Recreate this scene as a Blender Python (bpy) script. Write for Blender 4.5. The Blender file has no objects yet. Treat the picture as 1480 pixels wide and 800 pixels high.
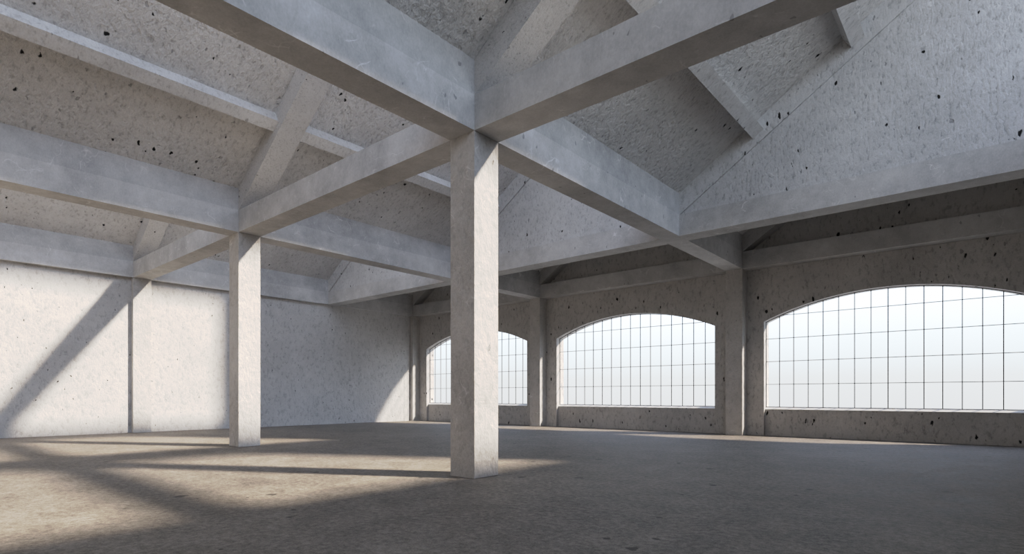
import bpy, bmesh, math
from mathutils import Vector

C = bpy.context.scene.collection

# ------------------------------------------------------------------ geometry
H = 1.7                       # eye height
W = 0.72                      # column / beam width
BAY = 11.04
C1, C2, PX = -8.09, -19.13, -30.18     # +X faces of the three beam lines
RX = C1 + BAY                 # +X face of the last line (above the right wall)
WL = -30.44                   # inner face of left wall
CY = 8.05                     # -Y face of column row
JY = 17.835                   # -Y face of the gable beam
QY, WY = 24.135, 24.732       # pilaster face / wall face, window side
FY = -8.0                     # inner face of the front wall (behind the camera)
ZB, ZT, ZU = 7.13, 7.855, 8.575
S = 0.655                     # roof pitch
GY = 25.06                    # glass plane
WBACK = 25.40                 # outer face of window wall
T = 0.22                      # roof slab thickness
SILL_Z = 8.84                 # sill of the clerestory openings
HEAD_Z = 15.32                # head of the clerestory openings


# ------------------------------------------------------------------ helpers
def mesh_obj(name, bm, mat, parent=None, bevel=0.0):
    bmesh.ops.recalc_face_normals(bm, faces=bm.faces)
    me = bpy.data.meshes.new(name)
    bm.to_mesh(me)
    bm.free()
    me.materials.append(mat)
    o = bpy.data.objects.new(name, me)
    C.objects.link(o)
    if parent is not None:
        o.parent = parent
    if bevel:
        m = o.modifiers.new('bevel', 'BEVEL')
        m.width = bevel
        m.segments = 2
        m.limit_method = 'ANGLE'
    return o


def thing(o, label, cat, group=None):
    o['kind'] = 'thing'
    o['label'] = label
    o['category'] = cat
    if group:
        o['group'] = group
    return o


def structure(o, label=None, cat=None):
    o['kind'] = 'structure'
    if label:
        o['label'] = label
    if cat:
        o['category'] = cat
    return o


def box(bm, x0, x1, y0, y1, z0, z1):
    v = [bm.verts.new(p) for p in ((x0, y0, z0), (x1, y0, z0), (x1, y1, z0), (x0, y1, z0),
                                   (x0, y0, z1), (x1, y0, z1), (x1, y1, z1), (x0, y1, z1))]
    for f in ((0, 3, 2, 1), (4, 5, 6, 7), (0, 1, 5, 4), (1, 2, 6, 5), (2, 3, 7, 6), (3, 0, 4, 7)):
        bm.faces.new([v[i] for i in f])


def boxed(*a):
    bm = bmesh.new()
    box(bm, *a)
    return bm


def prism_y(bm, pts, y0, y1):
    """extrude an XZ polygon along Y"""
    a = [bm.verts.new((x, y0, z)) for x, z in pts]
    b = [bm.verts.new((x, y1, z)) for x, z in pts]
    n = len(pts)
    bm.faces.new(a)
    bm.faces.new(b[::-1])
    for i in range(n):
        j = (i + 1) % n
        bm.faces.new((a[i], b[i], b[j], a[j]))


def quad(bm, *pts):
    bm.faces.new([bm.verts.new(p) for p in pts])


# ------------------------------------------------------------------ materials
class NT:
    def __init__(self, name):
        self.m = bpy.data.materials.new(name)
        self.m.use_nodes = True
        self.t = self.m.node_tree
        self.t.nodes.clear()
        self.out = self.n('ShaderNodeOutputMaterial')
        self.pos = self.n('ShaderNodeNewGeometry').outputs['Position']

    def n(self, typ, **kw):
        nd = self.t.nodes.new(typ)
        for k, v in kw.items():
            setattr(nd, k, v)
        return nd

    def set(self, sock, v):
        if hasattr(v, 'is_linked'):
            self.t.links.new(v, sock)
        else:
            sock.default_value = v

    def math(self, op, a, b=None, clamp=False):
        nd = self.n('ShaderNodeMath', operation=op, use_clamp=clamp)
        self.set(nd.inputs[0], a)
        if b is not None:
            self.set(nd.inputs[1], b)
        return nd.outputs[0]

    def vscale(self, v, s):
        nd = self.n('ShaderNodeVectorMath', operation='MULTIPLY')
        self.set(nd.inputs[0], v)
        nd.inputs[1].default_value = s
        return nd.outputs[0]

    def warp(self, v, scale, amount):
        ns = self.n('ShaderNodeTexNoise')
        self.set(ns.inputs['Vector'], v)
        ns.inputs['Scale'].default_value = scale
        ns.inputs['Detail'].default_value = 2
        sub = self.n('ShaderNodeVectorMath', operation='SUBTRACT')
        self.set(sub.inputs[0], ns.outputs['Color'])
        sub.inputs[1].default_value = (.5, .5, .5)
        sc = self.n('ShaderNodeVectorMath', operation='SCALE')
        self.set(sc.inputs[0], sub.outputs[0])
        sc.inputs['Scale'].default_value = amount
        ad = self.n('ShaderNodeVectorMath', operation='ADD')
        self.set(ad.inputs[0], v)
        self.set(ad.inputs[1], sc.outputs[0])
        return ad.outputs[0]

    def noise(self, scale, detail=4, rough=.55, vec=None):
        nd = self.n('ShaderNodeTexNoise')
        self.set(nd.inputs['Vector'], vec if vec is not None else self.pos)
        nd.inputs['Scale'].default_value = scale
        nd.inputs['Detail'].default_value = detail
        nd.inputs['Roughness'].default_value = rough
        return nd.outputs['Fac']

    def remap(self, v, a, b, c, d, smooth=False):
        nd = self.n('ShaderNodeMapRange', clamp=True)
        if smooth:
            nd.interpolation_type = 'SMOOTHSTEP'
        self.set(nd.inputs[0], v)
        for i, x in enumerate((a, b, c, d)):
            nd.inputs[1 + i].default_value = x
        return nd.outputs[0]

    def pits(self, scale, rmin, rmax, keep, vec=None):
        """mask of sparse round-ish holes: random cells of a Voronoi, random radius"""
        nd = self.n('ShaderNodeTexVoronoi')
        self.set(nd.inputs['Vector'], vec if vec is not None else self.pos)
        nd.inputs['Scale'].default_value = scale
        sep = self.n('ShaderNodeSeparateColor')
        self.set(sep.inputs[0], nd.outputs['Color'])
        r = self.remap(sep.outputs[0], 1 - keep, 1, rmin, rmax)
        on = self.math('GREATER_THAN', sep.outputs[0], 1 - keep)
        d = self.math('SUBTRACT', r, nd.outputs['Distance'])
        d = self.math('MULTIPLY', d, 30.0 , clamp=True)
        return self.math('MULTIPLY', d, on)

    def scratches(self, scale, width, lo, hi, vec=None):
        """thin pale trowel marks, broken up by a noise"""
        nd = self.n('ShaderNodeTexVoronoi', feature='DISTANCE_TO_EDGE')
        self.set(nd.inputs['Vector'], vec if vec is not None else self.pos)
        nd.inputs['Scale'].default_value = scale
        line = self.remap(nd.outputs['Distance'], 0, width, 1, 0)
        br = self.remap(self.noise(1.9, 4, .7), lo, hi, 0, 1)
        return self.math('MULTIPLY', line, br)

    def mix(self, fac, a, b):
        nd = self.n('ShaderNodeMix', data_type='RGBA')
        self.set(nd.inputs[0], fac)
        self.set(nd.inputs[6], a)
        self.set(nd.inputs[7], b)
        return nd.outputs[2]

    def finish(self, color, rough, height, strength, dist):
        b = self.n('ShaderNodeBsdfPrincipled')
        self.set(b.inputs['Base Color'], color)
        self.set(b.inputs['Roughness'], rough)
        b.inputs['Specular IOR Level'].default_value = .25
        bp = self.n('ShaderNodeBump')
        bp.inputs['Strength'].default_value = strength
        bp.inputs['Distance'].default_value = dist
        self.set(bp.inputs['Height'], height)
        self.t.links.new(bp.outputs[0], b.inputs['Normal'])
        self.t.links.new(b.outputs[0], self.out.inputs[0])
        return self.m


def grey(v, warm=0.0):
    return (v * (1 + warm), v, v * (1 - warm * 1.2), 1)


def concrete(name, albedo, warm, bump=.5, dist=.05, lump=8.0, pit=.8, pit_size=1.0, small_pits=.5,
             scratch=.0, mottle=.10, groove=.25, fine_amt=.10, stretch=(1, 1, .6)):
    k = NT(name)
    v = k.vscale(k.pos, stretch)
    w1 = k.warp(v, 9.0, .13)
    big = k.noise(.32, 5, .6)
    mid = k.noise(2.3, 6, .66)
    fine = k.noise(30, 3, .7, v)
    lumps = k.noise(lump, 4, .62, k.warp(v, lump * .5, .06))
    tone = k.math('ADD', k.remap(big, .3, .7, -mottle, mottle), k.remap(mid, .25, .75, -mottle * .8, mottle * .8))
    tone = k.math('ADD', tone, k.remap(fine, .25, .75, -fine_amt, fine_amt))
    cav = k.remap(lumps, .33, .47, 1, 0)
    tone = k.math('SUBTRACT', tone, k.math('MULTIPLY', cav, groove))
    col = k.n('ShaderNodeVectorMath', operation='SCALE')
    col.inputs[0].default_value = grey(albedo, warm)[:3]
    k.set(col.inputs['Scale'], k.math('ADD', tone, 1.0))
    c = col.outputs[0]
    height = k.math('ADD', k.math('MULTIPLY', lumps, .8), k.math('MULTIPLY', fine, .12))
    if scratch:
        sc = k.scratches(1.1, .018, .52, .66, k.warp(k.pos, 1.1, 1.1))
        sc2 = k.scratches(3.2, .032, .56, .72, k.warp(k.pos, 2.6, .6))
        sc = k.math('MAXIMUM', sc, sc2)
        c = k.mix(k.math('MULTIPLY', sc, scratch), c, grey(min(.85, albedo * 1.5), warm * .5))
    if small_pits:
        p = k.pits(4.2, .05, .17, small_pits, w1)
        c = k.mix(k.math('MULTIPLY', p, .5), c, grey(albedo * .25, warm))
        height = k.math('SUBTRACT', height, k.math('MULTIPLY', p, .4))
    if pit:
        p = k.pits(3.3, .05 * pit_size, .165 * pit_size, pit, w1)
        c = k.mix(p, c, grey(.012, 0))
        height = k.math('SUBTRACT', height, p)
    return k.finish(c, .85, height, bump, dist)


M_WALL = concrete('rough_concrete_wall', .48, .006, bump=.75, dist=.07, lump=8.0, pit=.55, pit_size=1.08, small_pits=.9, groove=.24, scratch=.3)
M_DARKWALL = concrete('rough_concrete_front_wall', .34, .008, bump=.6, dist=.06, lump=10.0, pit=.22, groove=.12)
M_WINWALL = concrete('rough_concrete_window_wall', .45, .02, bump=.8, dist=.07, lump=8.0, pit=.75, pit_size=1.05, mottle=.13, groove=.32, scratch=.2, stretch=(1, 1, .5))
M_ROOF = concrete('rough_concrete_roof', .60, .008, bump=1.0, dist=.12, lump=10.0, pit=.6, pit_size=.95, mottle=.11, groove=.28, scratch=.25, stretch=(.65, 1, .65))
M_GABLE = concrete('rough_concrete_gable', .50, -.014, bump=.6, dist=.06, lump=11, pit=.85, pit_size=.95, scratch=.6, groove=.30, mottle=.12, stretch=(1, 1, .5))
M_PURLIN = concrete('rough_concrete_purlin', .58, .0, bump=.7, dist=.06, lump=12.0, pit=.3, mottle=.10, groove=.22, stretch=(.6, 1, .6))
M_BEAM = concrete('trowelled_concrete_beam', .455, .0, bump=.25, dist=.03, lump=11.0, pit=0, small_pits=.25, scratch=1.0, mottle=.20, groove=.06, fine_amt=.10)
M_UPSTAND = concrete('trowelled_concrete_upstand', .40, -.006, bump=.25, dist=.03, lump=11.0, pit=0, small_pits=.25, scratch=1.0, mottle=.20, groove=.07, fine_amt=.10)
M_COLUMN = concrete('hand_finished_concrete_column', .46, .02, bump=1.0, dist=.06, lump=8.0, pit=0, small_pits=.15, scratch=.9, mottle=.14, groove=.15)
M_RAFTER = concrete('speckled_concrete_rafter', .48, .01, bump=.6, dist=.05, lump=17.0, pit=.25, pit_size=.8, small_pits=.6, mottle=.09, groove=.24, stretch=(1, 1, 1))


def floor_mat():
    k = NT('worn_screed_floor')
    big = k.noise(.22, 6, .6)
    mid = k.noise(1.7, 6, .68)
    fine = k.noise(11, 6, .72)
    grain = k.noise(48, 3, .7)
    tone = k.math('ADD', k.remap(big, .35, .65, -.14, .14), k.remap(mid, .35, .65, -.22, .22))
    tone = k.math('ADD', tone, k.remap(fine, .36, .64, -.34, .34))
    tone = k.math('ADD', tone, k.remap(grain, .34, .66, -.28, .28))
    col = k.n('ShaderNodeVectorMath', operation='SCALE')
    col.inputs[0].default_value = grey(.178, .085)[:3]
    k.set(col.inputs['Scale'], k.math('ADD', tone, 1.0))
    c = col.outputs[0]
    w = k.warp(k.pos, 5.0, .25)
    p = k.pits(2.0, .05, .19, .22, w)
    c = k.mix(k.math('MULTIPLY', p, .8), c, grey(.045, .03))
    p2 = k.pits(6.5, .05, .2, .2, k.warp(k.pos, 9.0, .14))
    c = k.mix(k.math('MULTIPLY', p2, .5), c, grey(.10, .03))
    height = k.math('ADD', k.math('MULTIPLY', fine, .6), k.math('MULTIPLY', mid, .5))
    height = k.math('SUBTRACT', height, k.math('MULTIPLY', p, .4))
    return k.finish(c, k.remap(mid, .3, .7, .62, .85), height, .7, .03)


M_FLOOR = floor_mat()


def metal_mat():
    k = NT('dark_painted_steel')
    b = k.n('ShaderNodeBsdfPrincipled')
    c = k.mix(k.noise(14, 3), (.03, .031, .033, 1), (.06, .062, .065, 1))
    k.set(b.inputs['Base Color'], c)
    b.inputs['Roughness'].default_value = .5
    k.t.links.new(b.outputs[0], k.out.inputs[0])
    return k.m


def glass_mat():
    k = NT('clear_window_glass')
    tr = k.n('ShaderNodeBsdfTransparent')
    tr.inputs[0].default_value = (1, 1, 1, 1)
    gl = k.n('ShaderNodeBsdfGlossy')
    gl.inputs['Roughness'].default_value = .02
    fr = k.n('ShaderNodeLayerWeight')
    fac = k.math('ADD', k.math('MULTIPLY', k.math('POWER', fr.outputs['Facing'], 5.0), .3), .02)
    mx = k.n('ShaderNodeMixShader')
    k.t.links.new(fac, mx.inputs[0])
    k.t.links.new(tr.outputs[0], mx.inputs[1])
    k.t.links.new(gl.outputs[0], mx.inputs[2])
    k.t.links.new(mx.outputs[0], k.out.inputs[0])
    return k.m


def sill_mat():
    k = NT('near_white_sill')  # base colour brightened to near white so the sill reads as a white strip
    c = k.mix(k.noise(6, 3), (.80, .80, .79, 1), (.88, .88, .87, 1))
    return k.finish(c, .6, k.noise(20, 3), .05, .01)


M_SILL = sill_mat()
M_METAL = metal_mat()
M_GLASS = glass_mat()

# ------------------------------------------------------------------ shell
structure(mesh_obj('floor', boxed(WL - .4, RX + .4, FY - .4, WBACK, -.3, 0), M_FLOOR),
          'grey brown worn screed floor of the empty hall', 'floor')


def roof_z(x, line):
    return ZU + S * (x - line)


# left wall stands behind the left beam line; the beam covers its top
structure(mesh_obj('wall_left', boxed(WL - .45, WL, FY - .4, WBACK, 0, ZB), M_WALL),
          'long pale concrete wall on the left with sunlight on it', 'wall')
structure(mesh_obj('wall_right', boxed(RX, RX + .3, FY - .4, WBACK, 0, SILL_Z), M_WALL))

# front wall, behind the camera
bm = bmesh.new()
box(bm, WL - .45, RX + .3, FY - .4, FY, 0, ZU)
for L in (PX, C2, C1):
    prism_y(bm, [(L, ZU), (L + BAY, ZU), (L + BAY, roof_z(L + BAY, L))], FY - .4, FY)
structure(mesh_obj('wall_front', bm, M_DARKWALL))

# window wall with three arched recesses that reach the floor
ZS, ZC = 4.87, 5.82               # spring and crown of the arch
HALF = 4.455
RISE = ZC - ZS
RAD = (HALF * HALF + RISE * RISE) / (2 * RISE)
WIN_C = [C1 + BAY / 2 - W / 2, C1 - BAY / 2 - W / 2, C2 - BAY / 2 - W / 2]


def arch_z(dx):
    return ZC - RAD + math.sqrt(RAD * RAD - dx * dx)


bm = bmesh.new()
NSEG = 40


def wall_slab(x0, x1, z0a, z1a, z0b, z1b):
    quad(bm, (x0, WY, z0a), (x1, WY, z1a), (x1, WY, z1b), (x0, WY, z0b))
    quad(bm, (x0, WBACK, z0a), (x0, WBACK, z0b), (x1, WBACK, z1b), (x1, WBACK, z1a))


lines = [PX, C2, C1]
wall_slab(WL - .45, PX, 0, 0, ZU, ZU)
for L, c in zip((C1, C2, PX), WIN_C):
    xa, xb = L, L + BAY
    x0, x1 = c - HALF, c + HALF
    wall_slab(xa, x0, 0, 0, ZU, roof_z(x0, L) + .1)
    wall_slab(x1, xb, 0, 0, roof_z(x1, L) + .1, roof_z(xb, L) + .1)
    for i in range(NSEG):
        p, q = x0 + 2 * HALF * i / NSEG, x0 + 2 * HALF * (i + 1) / NSEG
        zp, zq = arch_z(p - c), arch_z(q - c)
        wall_slab(p, q, zp, zq, roof_z(p, L) + .1, roof_z(q, L) + .1)
        quad(bm, (p, WY, zp), (p, WBACK, zp), (q, WBACK, zq), (q, WY, zq))
    for x in (x0, x1):
        quad(bm, (x, WY, 0), (x, WBACK, 0), (x, WBACK, ZS), (x, WY, ZS))
bmesh.ops.remove_doubles(bm, verts=bm.verts, dist=1e-4)
me_wall = mesh_obj('wall_back', bm, M_WINWALL)
structure(me_wall, 'shaded rough concrete wall with three arched windows', 'wall')

# ------------------------------------------------------------------ windows
APY = WY + .16                     # face of the sill panel inside the recess
win_labels = ['arched grid window nearest the camera, cut off by the right edge',
              'arched grid window in the middle of the window wall',
              'arched grid window at the far left, partly behind the big column']
STEP, ROW, SILL = .5566, .975, 1.215
for i, c in enumerate(WIN_C):
    # outer frame follows the arch
    bm = bmesh.new()
    fw, fd = .022, .05
    outer, inner = [], []
    n = 48
    for j in range(n + 1):
        d = -HALF + 2 * HALF * j / n
        outer.append((c + d, arch_z(d)))
        di = d * (HALF - fw) / HALF
        inner.append((c + di, arch_z(di) - fw))
    outer = [(c - HALF, SILL)] + outer + [(c + HALF, SILL)]
    inner = [(c - HALF + fw, SILL + fw)] + inner + [(c + HALF - fw, SILL + fw)]
    m = len(outer)
    y0, y1 = GY - fd, GY
    vo = [[bm.verts.new((x, y, z)) for x, z in outer] for y in (y0, y1)]
    vi = [[bm.verts.new((x, y, z)) for x, z in inner] for y in (y0, y1)]
    for j in range(m):
        q = (j + 1) % m
        bm.faces.new((vo[0][j], vo[0][q], vi[0][q], vi[0][j]))
        bm.faces.new((vo[1][j], vi[1][j], vi[1][q], vo[1][q]))
        bm.faces.new((vi[0][j], vi[0][q], vi[1][q], vi[1][j]))
        bm.faces.new((vo[0][j], vo[1][j], vo[1][q], vo[0][q]))
    win = structure(mesh_obj('window_%d' % (i + 1), bm, M_METAL), win_labels[i], 'window')
    # pane
    bm = bmesh.new()
    bm.faces.new([bm.verts.new((x, GY - .012, z)) for x, z in inner])
    mesh_obj('pane', bm, M_GLASS, win)
    # upright bars
    for j in range(1, 16):
        x = c - HALF + STEP * j
        bw = .015
        bm = boxed(x - bw, x + bw, GY - .045, GY - .014, SILL + .02, arch_z(x - c) - .01)
        mesh_obj('upright_bar', bm, M_METAL, win)
    # cross bars
    for j in range(1, 5):
        z = SILL + ROW * j
        hx = HALF - .01
        if z > ZS:
            hx = math.sqrt(RAD * RAD - (z - ZC + RAD) ** 2) - .01
        bm = boxed(c - hx, c + hx, GY - .04, GY - .016, z - .012, z + .012)
        mesh_obj('cross_bar', bm, M_METAL, win)
    # recessed panel below the glass with a sloping sill
    bm = bmesh.new()
    prof = [(APY, 0), (APY, SILL - .10), (WBACK, SILL - .10), (WBACK, 0)]
    va = [bm.verts.new((c - HALF + .001, y, z)) for y, z in prof]
    vb = [bm.verts.new((c + HALF - .001, y, z)) for y, z in prof]
    bm.faces.new(va)
    bm.faces.new(vb[::-1])
    for j in range(len(prof)):
        k2 = (j + 1) % len(prof)
        bm.faces.new((va[j], vb[j], vb[k2], va[k2]))
    mesh_obj('sill_panel', bm, M_WINWALL, win)
    bm = bmesh.new()
    prof = [(APY - .005, SILL - .10), (APY - .005, SILL - .085), (GY - .05, SILL - .002), (WBACK, SILL - .002), (WBACK, SILL - .10)]
    va = [bm.verts.new((c - HALF + .001, y, z)) for y, z in prof]
    vb = [bm.verts.new((c + HALF - .001, y, z)) for y, z in prof]
    bm.faces.new(va)
    bm.faces.new(vb[::-1])
    for j in range(len(prof)):
        k2 = (j + 1) % len(prof)
        bm.faces.new((va[j], vb[j], vb[k2], va[k2]))
    o = mesh_obj('window_sill', bm, M_SILL, win)
    o['label'] = 'white sloping window sill'

# ------------------------------------------------------------------ roof
for L, lab in ((C1, 'nearest sloping roof slab, above the big column'),
               (C2, 'middle sloping roof slab with a long purlin'),
               (PX, 'farthest sloping roof slab, next to the left wall')):
    bm = bmesh.new()
    xb = L + BAY
    zr = roof_z(xb, L)
    prism_y(bm, [(L, ZU), (xb - .3, zr - .3 * S), (xb - .3, HEAD_Z), (xb, HEAD_Z), (xb, zr + T), (L, ZU + T)], FY - .4, WBACK)
    structure(mesh_obj('ceiling', bm, M_ROOF), lab, 'ceiling')

# low curb under each clerestory opening
for L in (C2, C1):
    structure(mesh_obj('wall_curb', boxed(L - .3, L - .001, FY, JY + .3, ZU, SILL_Z), M_WALL))

# closed clerestory above the window aisle: solid cheek between two roofs
for L in (C2, C1, RX):
    bm = bmesh.new()
    box(bm, L - .2, L - .001, JY + .3, WBACK, ZU + .01, ZU + S * BAY - .15)
    structure(mesh_obj('wall_clerestory', bm, M_WALL))

# gable panels standing on the gable beam
GX = [(PX, C2, 'far gable panel above the beam, beside the left wall'),
      (C2, C1, 'middle gable panel seen to the right of the big column'),
      (C1, RX, 'large bright gable panel at the upper right')]
for a, b, lab in GX:
    bm = bmesh.new()
    b2 = b - W
    prism_y(bm, [(a, ZT), (b2, ZT), (b2, ZU), (b, ZU), (b, roof_z(b, a)), (a, ZU)], JY + .07, JY + .5)
    structure(mesh_obj('wall_gable', bm, M_GABLE), lab, 'wall')

# ------------------------------------------------------------------ columns
thing(mesh_obj('column', boxed(C1 - W, C1, CY, CY + W, 0, ZB), M_COLUMN, bevel=.008),
      'large square concrete column in the foreground with a sunlit right face', 'column', 'free-standing columns')
thing(mesh_obj('column', boxed(C2 - W, C2, CY, CY + W, 0, ZB), M_COLUMN, bevel=.008),
      'smaller square concrete column farther left, sunlit, standing in the hall', 'column', 'free-standing columns')
thing(mesh_obj('pilaster', boxed(WL, PX, CY, CY + W, 0, ZB), M_COLUMN, bevel=.006),
      'flat concrete pilaster on the sunlit left wall', 'pilaster', 'wall pilasters')
thing(mesh_obj('pilaster', boxed(WL, PX, QY, WY, 0, ZB), M_COLUMN, bevel=.006),
      'narrow concrete pilaster in the far corner of the room', 'pilaster', 'wall pilasters')
thing(mesh_obj('pilaster', boxed(C2 - W, C2, QY, WY, 0, ZB), M_COLUMN, bevel=.006),
      'concrete pilaster left of the middle arched window', 'pilaster', 'wall pilasters')
thing(mesh_obj('pilaster', boxed(C1 - W, C1, QY, WY, 0, ZB), M_COLUMN, bevel=.006),
      'concrete pilaster between the middle and the right arched window', 'pilaster', 'wall pilasters')

# ------------------------------------------------------------------ beams
# lines along Y carry an upstand the roof springs from
for L, segs in ((C1, ((FY, CY + W / 2, 'deep concrete beam running from the big column to the top left'),
                      (CY + W / 2, JY + W / 2, 'concrete beam from the big column back to the bright gable'),
                      (JY + W / 2, WY, 'short shaded beam end above the pilaster right of the middle window'))),
                (C2, ((FY, CY + W / 2, 'concrete beam from the smaller column to the left edge'),
                      (CY + W / 2, JY + W / 2, 'concrete beam from the smaller column running behind the big column'),
                      (JY + W / 2, WY, 'short shaded beam end above the pilaster left of the middle window'))),
                (PX, ((FY, CY + W / 2, 'wall beam along the left wall, left of its pilaster'),
                      (CY + W / 2, JY + W / 2, 'wall beam along the left wall, right of its pilaster'),
                      (JY + W / 2, WY, 'dark wall beam at the far corner of the left wall'))),
                (RX, ((FY, WY, None),))):
    x0 = WL - .45 if L == PX else L - W
    for y0, y1, lab in segs:
        o = mesh_obj('beam', boxed(x0, L, y0, y1, ZB, ZT), M_BEAM)
        if lab:
            thing(o, lab, 'beam', 'beams that carry the roof slabs')
        else:
            o.name = 'trim_1'
            structure(o)
        mesh_obj('upstand', boxed(x0, L, y0, y1, ZT, ZU), M_UPSTAND, o)

# cross beams along X
for a, b, lab in ((C1, RX - W, 'cross beam from the big column to the top right'),
                  (C2, C1 - W, 'cross beam joining the smaller column and the big column'),
                  (PX, C2 - W, 'cross beam joining the smaller column and the left wall')):
    thing(mesh_obj('cross_beam', boxed(a, b, CY, CY + W, ZB, ZT), M_BEAM), lab, 'beam', 'cross beams between the columns')
for a, b, lab in ((C1, RX - W, 'long beam under the large bright gable at the right'),
                  (C2, C1 - W, 'beam under the middle gable, crossing behind the big column'),
                  (PX, C2 - W, 'beam under the far gable, ending at the left wall')):
    thing(mesh_obj('gable_beam', boxed(a, b, JY, JY + W, ZB, ZT), M_BEAM), lab, 'beam', 'beams under the gables')
for a, b, lab in ((C1, RX - W, 'dark beam along the wall above the right arched window'),
                  (C2, C1 - W, 'dark beam along the wall above the middle arched window'),
                  (PX, C2 - W, 'dark beam along the wall above the far arched window')):
    thing(mesh_obj('window_beam', boxed(a, b, QY, WY, ZB, ZT), M_BEAM), lab, 'beam', 'beams above the windows')

# ------------------------------------------------------------------ rafters
def rafter(L, y0, y1, lab, group, mat=M_RAFTER):
    bm = bmesh.new()
    x1 = L + BAY - W
    prism_y(bm, [(L, ZT), (x1, ZT + S * (x1 - L)), (x1, ZU + S * (x1 - L)), (L, ZU)], y0, y1)
    thing(mesh_obj('rafter', bm, mat), lab, 'rafter', group)


rafter(C1, CY, CY + W, 'wide sloping rafter rising from the top of the big column', 'rafters above the columns')
rafter(C2, CY, CY + W, 'wide sloping rafter rising from the top of the smaller column', 'rafters above the columns')
rafter(PX, CY, CY + W, 'sloping rafter rising from the pilaster on the left wall', 'rafters above the columns')
rafter(C1, JY, JY + W, 'sloping edge rafter along the top of the bright right gable', 'rafters along the gables', M_GABLE)
rafter(C2, JY, JY + W, 'sloping edge rafter along the top of the middle gable', 'rafters along the gables', M_GABLE)
rafter(PX, JY, JY + W, 'sloping edge rafter along the far gable by the left wall', 'rafters along the gables', M_GABLE)
rafter(C1, QY, WY, 'dark rafter against the wall above the right arched window', 'rafters against the window wall')
rafter(C2, QY, WY, 'dark rafter against the wall above the middle arched window', 'rafters against the window wall')
rafter(PX, QY, WY, 'dark rafter against the wall above the far arched window', 'rafters against the window wall')

# ------------------------------------------------------------------ purlins
CO, SI = math.cos(math.atan(S)), math.sin(math.atan(S))


def purlin(L, dx, y0, y1, lab):
    x, z = L + dx, ZT + .26 + S * dx          # low bottom corner
    w, d = .385, .40
    pts = [(x, z), (x + w * CO, z + w * SI), (x + w * CO - d * SI, z + w * SI + d * CO), (x - d * SI, z + d * CO)]
    bm = bmesh.new()
    prism_y(bm, pts, y0, y1)
    thing(mesh_obj('purlin', bm, M_PURLIN), lab, 'purlin', 'purlins under the roof')


D1, DSTEP = 2.44, 2.69
purlin(C1, D1, FY, CY, 'purlin at the top edge, left of the rafter over the big column')
purlin(C1, D1, CY + W, JY, 'lower purlin against the bright right gable')
purlin(C1, D1 + DSTEP, CY + W, JY, 'upper purlin against the bright right gable, at the top edge')
purlin(C2, D1, FY, CY, 'long purlin crossing the upper left, left of the rafter')
purlin(C2, D1, CY + W, JY, 'purlin to the right of the rafter over the smaller column')

# ------------------------------------------------------------------ light
q, e = .54, .78
sun = bpy.data.lights.new('sun', 'SUN')
sun.energy = 13.2
sun.angle = math.radians(3.5)
sun.color = (1.0, .85, .69)
so = bpy.data.objects.new('sun', sun)
C.objects.link(so)
so.rotation_euler = Vector((-1, -q, -e)).to_track_quat('-Z', 'Y').to_euler()
so.location = (30, 30, 40)

wd = bpy.data.worlds.new('sky')
bpy.context.scene.world = wd
wd.use_nodes = True
nt = wd.node_tree
nt.nodes.clear()
tc = nt.nodes.new('ShaderNodeTexCoord')
sp = nt.nodes.new('ShaderNodeSeparateXYZ')
nt.links.new(tc.outputs['Generated'], sp.inputs[0])
mr = nt.nodes.new('ShaderNodeMapRange')
mr.inputs[1].default_value = -.25
mr.inputs[2].default_value = 1
nt.links.new(sp.outputs[2], mr.inputs[0])
rp = nt.nodes.new('ShaderNodeValToRGB')
nt.links.new(mr.outputs[0], rp.inputs[0])
SKY = [(-.25, (.78, .80, .84)), (-.02, (.88, .91, .935)), (.03, (.94, .985, 1.01)), (.09, (1.13, 1.26, 1.36)),
       (.17, (1.58, 1.78, 2.05)), (.32, (1.32, 1.52, 1.90)), (1.0, (1.1, 1.3, 1.82))]
els = rp.color_ramp.elements
while len(els) > 1:
    els.remove(els[-1])
for i, (z, c) in enumerate(SKY):
    p = (z + .25) / 1.25
    el = els[0] if i == 0 else els.new(p)
    el.position = p
    el.color = (*c, 1)
bg = nt.nodes.new('ShaderNodeBackground')
bg.inputs['Strength'].default_value = 1.72
nt.links.new(rp.outputs[0], bg.inputs[0])
wo = nt.nodes.new('ShaderNodeOutputWorld')
nt.links.new(bg.outputs[0], wo.inputs[0])

# ------------------------------------------------------------------ camera
cam = bpy.data.cameras.new('camera')
cam.sensor_width = 36
cam.lens = 36 * 802.5 / 1480
cam.shift_x = -(762.27 - 740) / 1480
cam.shift_y = (571.54 - 400) / 1480
cam.clip_start = .05
cam.clip_end = 500
co = bpy.data.objects.new('camera', cam)
C.objects.link(co)
co.location = (0, 0, H)
co.rotation_euler = (math.pi / 2, 0, math.pi / 2 - .8781)
sc = bpy.context.scene
sc.camera = co

sc.view_settings.view_transform = 'Standard'
sc.view_settings.look = 'None'
sc.view_settings.exposure = 0
# soft highlight shoulder of the photograph's tone curve
sc.view_settings.use_curve_mapping = True
cm = sc.view_settings.curve_mapping
cm.white_level = (2.4, 2.4, 2.4)
cm.extend = 'HORIZONTAL'
cu = cm.curves[3]
pts = [(0, 0), (.1, .088), (.3, .285), (.6, .53), (1.0, .67), (1.5, .785), (2.0, .93), (2.4, 1.0)]
cu.points[0].location = (0, 0)
cu.points[1].location = (1, 1)
for x, y in pts[1:-1]:
    cu.points.new(x / 2.4, y)
cm.update()
sc.cycles.max_bounces = 12
sc.cycles.diffuse_bounces = 8
sc.cycles.transparent_max_bounces = 12
sc.cycles.use_denoising = True
sc.cycles.sample_clamp_indirect = 8
